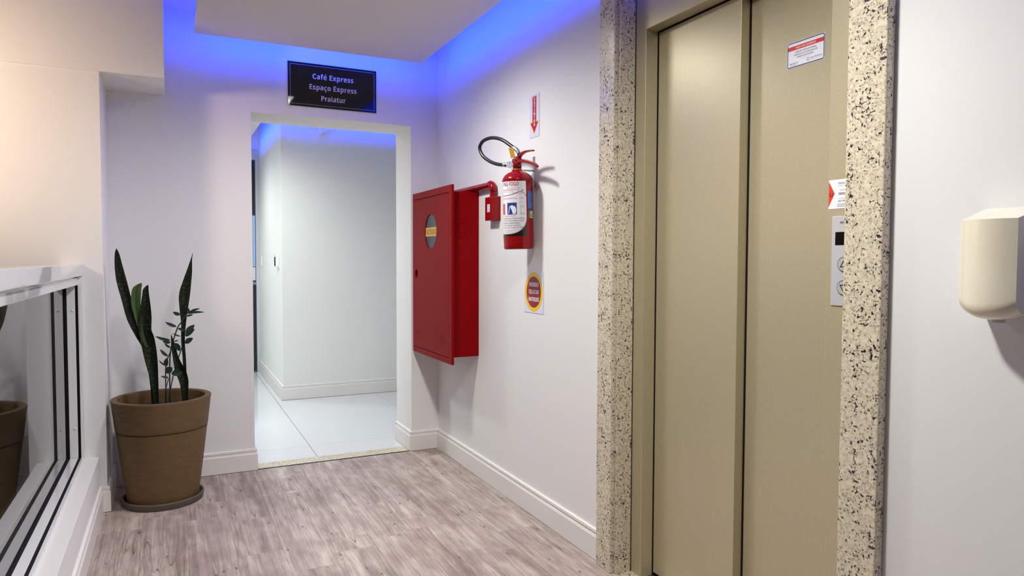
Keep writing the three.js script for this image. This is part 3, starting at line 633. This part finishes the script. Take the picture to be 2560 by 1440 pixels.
// ------------------------------------------------------------------ potted plant
{
  const CX = -1.633, CZ = 0.339;
  const sa = thing('saucer', 'grey-brown round saucer on the floor beneath the plant pot', 'saucer', CX, 0, CZ);
  mesh('dish', lathe([[0, 0.006], [0.168, 0.006], [0.176, 0.010], [0.181, 0.033], [0.186, 0.036], [0.192, 0.034], [0.193, 0.028], [0.187, 0.003], [0.183, 0], [0, 0]], 72), std({ color: new THREE.Color(0.105, 0.078, 0.062), roughness: 0.75 }), sa);
  const t = thing('potted_plant', 'brown ribbed plant pot with tall snake plant leaves in the corner', 'plant', CX, 0.0065, CZ);
  const ribs = dataTexture(64, 64, (u, v) => 0.5 + 0.4 * Math.sin(v * 6.2831853 * 2 + 0.5 * noise(u * 8, 0.5, 8, 8, 4)), false);
  const potMap = dataTexture(256, 256, (u, v) => mix3([95, 71, 40], [110, 84, 51], clamp(0.5 + fbm(u * 6, v * 30, 6, 30, 12, 3))));
  const rat = (y) => 0.166 + (0.233 - 0.166) * Math.pow(y / 0.535, 0.93);
  const prof = [[0, 0], [0.160, 0], [0.166, 0.006]];
  for (let i = 1; i <= 14; i++) prof.push([rat(0.37 * i / 14) - 0.0015, 0.37 * i / 14]);
  prof.push([rat(0.374) - 0.001, 0.3735], [rat(0.375) - 0.006, 0.3755], [rat(0.378) - 0.006, 0.379], [rat(0.38), 0.381]);
  for (let i = 1; i <= 6; i++) prof.push([rat(0.381 + 0.14 * i / 6), 0.381 + 0.14 * i / 6]);
  prof.push([0.2335, 0.528], [0.2325, 0.5325], [0.229, 0.5345], [0.208, 0.5345], [0.204, 0.532], [0.2025, 0.527], [0.198, 0.44]);
  mesh('pot', lathe(prof, 96), std({ map: scaled(potMap, 3, 2), roughness: 0.62, bumpMap: scaled(ribs, 8, 105), bumpScale: 0.00032 }), t);
  const soil = new THREE.CircleGeometry(0.199, 64, 0, Math.PI * 2); soil.rotateX(-Math.PI / 2);
  const sg = new THREE.RingGeometry(0.0005, 0.199, 64, 24); sg.rotateX(-Math.PI / 2);
  { const p = sg.attributes.position; for (let i = 0; i < p.count; i++) { const x = p.getX(i), z = p.getZ(i); p.setY(i, 0.466 + 0.014 * fbm(x * 40 + 9, z * 40 + 5, 4096, 4096, 31, 4)); } sg.computeVertexNormals(); }
  mesh('soil', sg, std({ color: new THREE.Color(0.022, 0.015, 0.011), roughness: 0.95 }), t);

  const leafTex = dataTexture(128, 512, (u, v) => {
    const b = fbm(u * 5, v * 70, 5, 70, 51, 3) + 0.35 * fbm(u * 2, v * 9, 2, 9, 57, 2), e = sstep(0.06, 0.0, Math.min(u, 1 - u));
    return mix3(mix3([10, 18, 9], [40, 58, 24], sstep(0.02, 0.32, b)), [58, 66, 36], e * 0.35);
  });
  const paleTex = dataTexture(128, 512, (u, v) => mix3(mix3([46, 70, 32], [72, 96, 46], clamp(0.5 + fbm(u * 12, v * 10, 12, 10, 63, 3))), [30, 48, 26], 0.7 * sstep(0.16, 0.02, Math.abs(u - 0.52))));
  M.leaf = phys({ map: leafTex, roughness: 0.45, specularIntensity: 0.5 });
  M.paleLeaf = phys({ map: paleTex, roughness: 0.45 });
  M.leaflet = phys({ color: new THREE.Color(0.012, 0.030, 0.016), roughness: 0.4 });
  M.stem = std({ color: new THREE.Color(0.020, 0.024, 0.012), roughness: 0.6 });
  // a thick leaf: stations [x, y, half width], trough depth, lean in z at the tip
  function swordLeaf(st, z0, lean, cup, mat, thick = 0.006) {
    const curve = new THREE.CatmullRomCurve3(st.map(([x, y, w]) => new THREE.Vector3(x, y, w))), N = 44, K = 8, pos = [], uv = [], idx = [];
    const ya = st[0][1], yb = st[st.length - 1][1];
    for (let i = 0; i <= N; i++) {
      const q = curve.getPoint(i / N), w = Math.max(0.0006, q.z), z = z0 + lean * (q.y - ya) / (yb - ya) - CZ;
      for (let k = 0; k < 2 * K; k++) {
        const back = k >= K, s = back ? 1 - 2 * (k - K) / (K - 1) : -1 + 2 * k / (K - 1), ex = Math.abs(s) > 0.999 ? 0.15 : 1;
        const dz = -cup * w * (1 - s * s) + (back ? -1 : 1) * 0.5 * Math.min(thick, w) * (1 - 0.75 * s * s) * ex;
        pos.push(q.x + s * w - CX, q.y - 0.0065, z + dz); uv.push((s + 1) / 2, (q.y - ya) / 0.8);
      }
    }
    for (let i = 0; i < N; i++) for (let k = 0; k < 2 * K; k++) { const a = i * 2 * K + k, b = i * 2 * K + (k + 1) % (2 * K), c = a + 2 * K, d = b + 2 * K; idx.push(a, b, c, b, d, c); }
    const g = new THREE.BufferGeometry(); g.setAttribute('position', new THREE.Float32BufferAttribute(pos, 3)); g.setAttribute('uv', new THREE.Float32BufferAttribute(uv, 2)); g.setIndex(idx); g.computeVertexNormals();
    return mesh('sword_leaf', g, mat, t);
  }
  swordLeaf([[-1.664, 0.462, 0.0152], [-1.666, 0.576, 0.0178], [-1.67, 0.649, 0.0209], [-1.676, 0.717, 0.0213], [-1.698, 0.798, 0.0208], [-1.726, 0.863, 0.0247], [-1.757, 0.941, 0.0265], [-1.782, 1.035, 0.0227], [-1.805, 1.142, 0.0229], [-1.817, 1.222, 0.0164], [-1.822, 1.278, 0.0088], [-1.824, 1.298, 0.0012]], 0.345, 0.01, 0.55, M.leaf);
  swordLeaf([[-1.700, 0.800, 0.005], [-1.722, 0.88, 0.009], [-1.735, 0.95, 0.0140], [-1.743, 1.019, 0.0204], [-1.742, 1.058, 0.0221], [-1.736, 1.102, 0.0194], [-1.727, 1.116, 0.0128], [-1.718, 1.126, 0.002]], 0.354, 0.004, 0.35, M.paleLeaf, 0.004).userData.label = 'paler inner leaf';
  swordLeaf([[-1.66, 0.462, 0.0116], [-1.665, 0.608, 0.0166], [-1.678, 0.722, 0.0282], [-1.688, 0.798, 0.0324], [-1.697, 0.854, 0.0321], [-1.704, 0.887, 0.0290], [-1.703, 0.946, 0.0295], [-1.7, 1.009, 0.0229], [-1.699, 1.062, 0.0162], [-1.697, 1.096, 0.0118], [-1.69, 1.112, 0.0047], [-1.689, 1.116, 0.0009]], 0.356, 0.006, 0.5, M.leaf);
  swordLeaf([[-1.524, 0.462, 0.0114], [-1.525, 0.626, 0.0085], [-1.526, 0.721, 0.0081], [-1.531, 0.826, 0.0088], [-1.527, 0.914, 0.0118], [-1.525, 0.989, 0.02], [-1.52, 1.066, 0.0264], [-1.508, 1.128, 0.0208], [-1.496, 1.184, 0.0134], [-1.485, 1.247, 0.0034], [-1.478, 1.278, 0.0009]], 0.335, 0.0, 0.45, M.leaf);
  swordLeaf([[-1.524, 0.462, 0.0113], [-1.527, 0.564, 0.017], [-1.531, 0.615, 0.0224], [-1.545, 0.666, 0.0257], [-1.556, 0.7, 0.0199], [-1.568, 0.746, 0.0133], [-1.576, 0.797, 0.0102], [-1.582, 0.834, 0.0051], [-1.586, 0.861, 0.0007]], 0.354, 0.004, 0.45, M.leaf);
  // slim stems with small oval leaves
  const stem = (pts, r, z) => mesh('stem', tube(pts.map(([x, y], i) => [x - CX, y - 0.0065, z - CZ + 0.004 * Math.sin(i * 2.1)]), r, 40, 8), M.stem, t);
  const S = [
    stem([[-1.592, 0.462], [-1.596, 0.622], [-1.593, 0.739], [-1.586, 0.794], [-1.575, 0.832], [-1.553, 0.897], [-1.539, 0.917], [-1.524, 0.942], [-1.508, 0.965], [-1.497, 0.979]], 0.0032, 0.342),
    stem([[-1.612, 0.462], [-1.615, 0.64], [-1.612, 0.699], [-1.602, 0.74], [-1.591, 0.767]], 0.0027, 0.345),
    stem([[-1.602, 0.462], [-1.598, 0.535], [-1.579, 0.641], [-1.553, 0.734], [-1.54, 0.775], [-1.528, 0.816]], 0.0026, 0.322),
    stem([[-1.618, 0.462], [-1.614, 0.578], [-1.601, 0.629]], 0.0020, 0.338),
  ];
  const rl = rng(5);
  function leaflet(owner, x0, y0, x1, y1, w) {
    const L = Math.hypot(x1 - x0, y1 - y0), N = 10, K = 5, pos = [], idx = [];
    for (let i = 0; i <= N; i++) { const s = i / N, hw = Math.max(0.0004, w / 2 * Math.pow(Math.sin(Math.PI * Math.pow(s, 0.85)), 0.75)), sag = 0.05 * L * Math.sin(Math.PI * s);
      for (let k = 0; k < 2 * K; k++) { const back = k >= K, q = back ? 1 - 2 * (k - K) / (K - 1) : -1 + 2 * k / (K - 1); pos.push(L * s, q * hw + sag, 0.22 * hw * q * q + (back ? -0.0006 : 0.0006) * (1 - q * q) + 0.05 * L * s * s); } }
    for (let i = 0; i < N; i++) for (let k = 0; k < 2 * K; k++) { const a = i * 2 * K + k, b = i * 2 * K + (k + 1) % (2 * K); idx.push(a, b, a + 2 * K, b, b + 2 * K, a + 2 * K); }
    const g = new THREE.BufferGeometry(); g.setAttribute('position', new THREE.Float32BufferAttribute(pos, 3)); g.setIndex(idx); g.computeVertexNormals();
    const m = mesh('leaflet', g, M.leaflet, owner);
    m.position.set(x0 - CX, y0 - 0.0065, 0.362 - CZ + 0.006 * (rl() - 0.3)); m.rotation.set((rl() - 0.5) * 0.5, 0, Math.atan2(y1 - y0, x1 - x0), 'ZYX');
  }
  for (const [k, ...a] of [[0, -1.56, 0.899, -1.612, 0.925, 0.0171], [0, -1.554, 0.89, -1.516, 0.873, 0.0152], [0, -1.589, 0.83, -1.659, 0.854, 0.0152], [0, -1.589, 0.819, -1.626, 0.828, 0.0171], [0, -1.589, 0.792, -1.617, 0.816, 0.0114], [1, -1.602, 0.748, -1.638, 0.787, 0.0152], [1, -1.612, 0.696, -1.606, 0.741, 0.0228], [1, -1.614, 0.7, -1.644, 0.731, 0.0076], [0, -1.542, 0.848, -1.579, 0.867, 0.0076], [2, -1.518, 0.858, -1.476, 0.907, 0.0285], [2, -1.52, 0.847, -1.475, 0.884, 0.0266], [2, -1.522, 0.811, -1.484, 0.837, 0.0266], [0, -1.575, 0.822, -1.551, 0.828, 0.0068], [0, -1.57, 0.815, -1.546, 0.772, 0.0266], [1, -1.613, 0.662, -1.583, 0.690, 0.036], [2, -1.588, 0.658, -1.534, 0.66, 0.0341], [3, -1.601, 0.637, -1.636, 0.648, 0.0133], [0, -1.542, 0.96, -1.576, 0.976, 0.019], [0, -1.508, 0.965, -1.428, 0.971, 0.0127], [0, -1.502, 0.971, -1.449, 0.991, 0.0127], [0, -1.513, 0.951, -1.481, 0.959, 0.0111], [0, -1.502, 0.974, -1.503, 0.994, 0.0111]]) leaflet(S[k], ...a);
}

// ------------------------------------------------------------------ things in the corridor
{
  const t = thing('door_reader', 'small white and dark wall reader beside the corner in the corridor', 'reader', XS, 1.237, -2.27);
  mesh('body', rbox(-0.030, 0, -0.058, 0.060, -0.036, 0.036, 0.006, 3), M.whitePlastic, t);
  mesh('face', rbox(-0.034, -0.028, -0.052, 0.030, -0.030, 0.030, 0.002), phys({ color: new THREE.Color(0.02, 0.025, 0.05), roughness: 0.15 }), t);
  mesh('backplate', rbox(-0.008, 0, -0.076, 0.074, -0.042, 0.042, 0.003), M.whitePlastic, t);
}
{
  const t = thing('light_switch', 'slim white light switch plate on the corridor wall near the glass door', 'switch', XS, 1.226, -3.55);
  mesh('plate', rbox(-0.010, 0, -0.058, 0.058, -0.038, 0.038, 0.003), M.whitePlastic, t);
  mesh('rocker', rbox(-0.014, -0.009, -0.03, 0.03, -0.018, 0.018, 0.002), M.whitePlastic, t);
}
{
  const t = thing('emergency_light', 'small white emergency lamp hanging from the corridor ceiling', 'lamp', -0.36, 2.30, -2.0);
  mesh('housing', moved(rbox(-0.05, 0.05, 0, 0.09, -0.025, 0.025, 0.005).rotateZ(0.5), 0, 0, 0), M.whitePlastic, t);
  t.position.set(-0.325, 2.378, -2.021);
}
{
  const t = new THREE.Group(); t.name = numbered('door_2'); t.userData.kind = 'structure'; t.userData.label = 'dark glass door in a pale aluminium frame at the end of the corridor'; scene.add(t);
  mesh('frame', [rbox(-0.740, -0.7055, 0, 2.43, ZD - 0.08, ZD + 0.02, 0.003), rbox(-1.62, -1.585, 0, 2.43, ZD - 0.08, ZD + 0.02, 0.003), rbox(-1.585, -0.740, 2.33, 2.43, ZD - 0.08, ZD + 0.02, 0.003)], std({ color: new THREE.Color(0.55, 0.56, 0.60), roughness: 0.4 }), t);
  mesh('rail', rbox(-1.585, -0.740, 0.965, 0.995, ZD - 0.055, ZD - 0.005, 0.003), std({ color: new THREE.Color(0.20, 0.22, 0.34), roughness: 0.4 }), t);
  mesh('threshold', box(-1.62, -0.7055, 0, 0.012, ZD - 0.08, ZD + 0.015), std({ color: new THREE.Color(0.10, 0.11, 0.14), roughness: 0.5 }), t);
  mesh('pane', box(-1.585, -0.740, 0.012, 2.33, ZD - 0.035, ZD - 0.025), phys({ color: new THREE.Color(0.55, 0.62, 0.70), transmission: 1, thickness: 0, roughness: 0.02 }), t);
  const tex = canvasTexture(512, 256, (c, w, h) => { c.fillStyle = '#d6d8de'; c.fillRect(0, 0, w, h); c.fillStyle = '#4a4c58'; c.fillRect(300, 118, 140, 18); c.fillRect(340, 96, 26, 60); c.fillRect(330, 150, 60, 8); c.fillRect(80, 90, 160, 14); c.fillRect(80, 122, 190, 10); });
  const n = thing('door_notice', 'white notice sheet with dark print on the far glass door', 'notice', -0.90, 1.085, ZD - 0.0245);
  plate(n, 'sheet', 0.31, 0.145, 0.0008, tex).position.z = 0.001;
}
// dim room behind the glass door with a bright curtained window
struct('wall_room', [box(-2.0, -1.9, -0.1, 2.7, -6.2, ZD - 0.12), box(-0.1, 0.0, -0.1, 2.7, -6.2, ZD - 0.12), box(-2.0, 0.0, -0.1, 2.7, -6.3, -6.2), box(-2.0, 0.0, 2.6, 2.7, -6.3, ZD - 0.12), box(-2.0, 0.0, -0.2, -0.1, -6.3, ZD - 0.12), box(XS + 0.12, 0.0, -0.1, 2.7, ZD - 0.13, ZD - 0.12)], std({ color: new THREE.Color(0.10, 0.11, 0.13), roughness: 0.8 }));
{
  const t = new THREE.Group(); t.name = numbered('window_1'); t.userData.kind = 'structure'; scene.add(t);
  mesh('curtain', (() => { const g = new THREE.PlaneGeometry(0.5, 0.72, 60, 1), p = g.attributes.position; for (let i = 0; i < p.count; i++) p.setZ(i, 0.012 * Math.sin(p.getX(i) * 90)); g.computeVertexNormals(); return moved(g, -0.62, 1.50, -6.16); })(), std({ color: 0xffffff, emissive: new THREE.Color(0.62, 0.78, 1.0), emissiveIntensity: 1.1, side: THREE.DoubleSide }), t);
  mesh('frame', [box(-0.91, -0.87, 1.1, 1.9, -6.2, -6.13), box(-0.37, -0.33, 1.1, 1.9, -6.2, -6.13), box(-0.87, -0.37, 1.1, 1.13, -6.2, -6.13), box(-0.87, -0.37, 1.87, 1.9, -6.2, -6.13)], M.steel, t);
}

renderer.render(scene, camera);
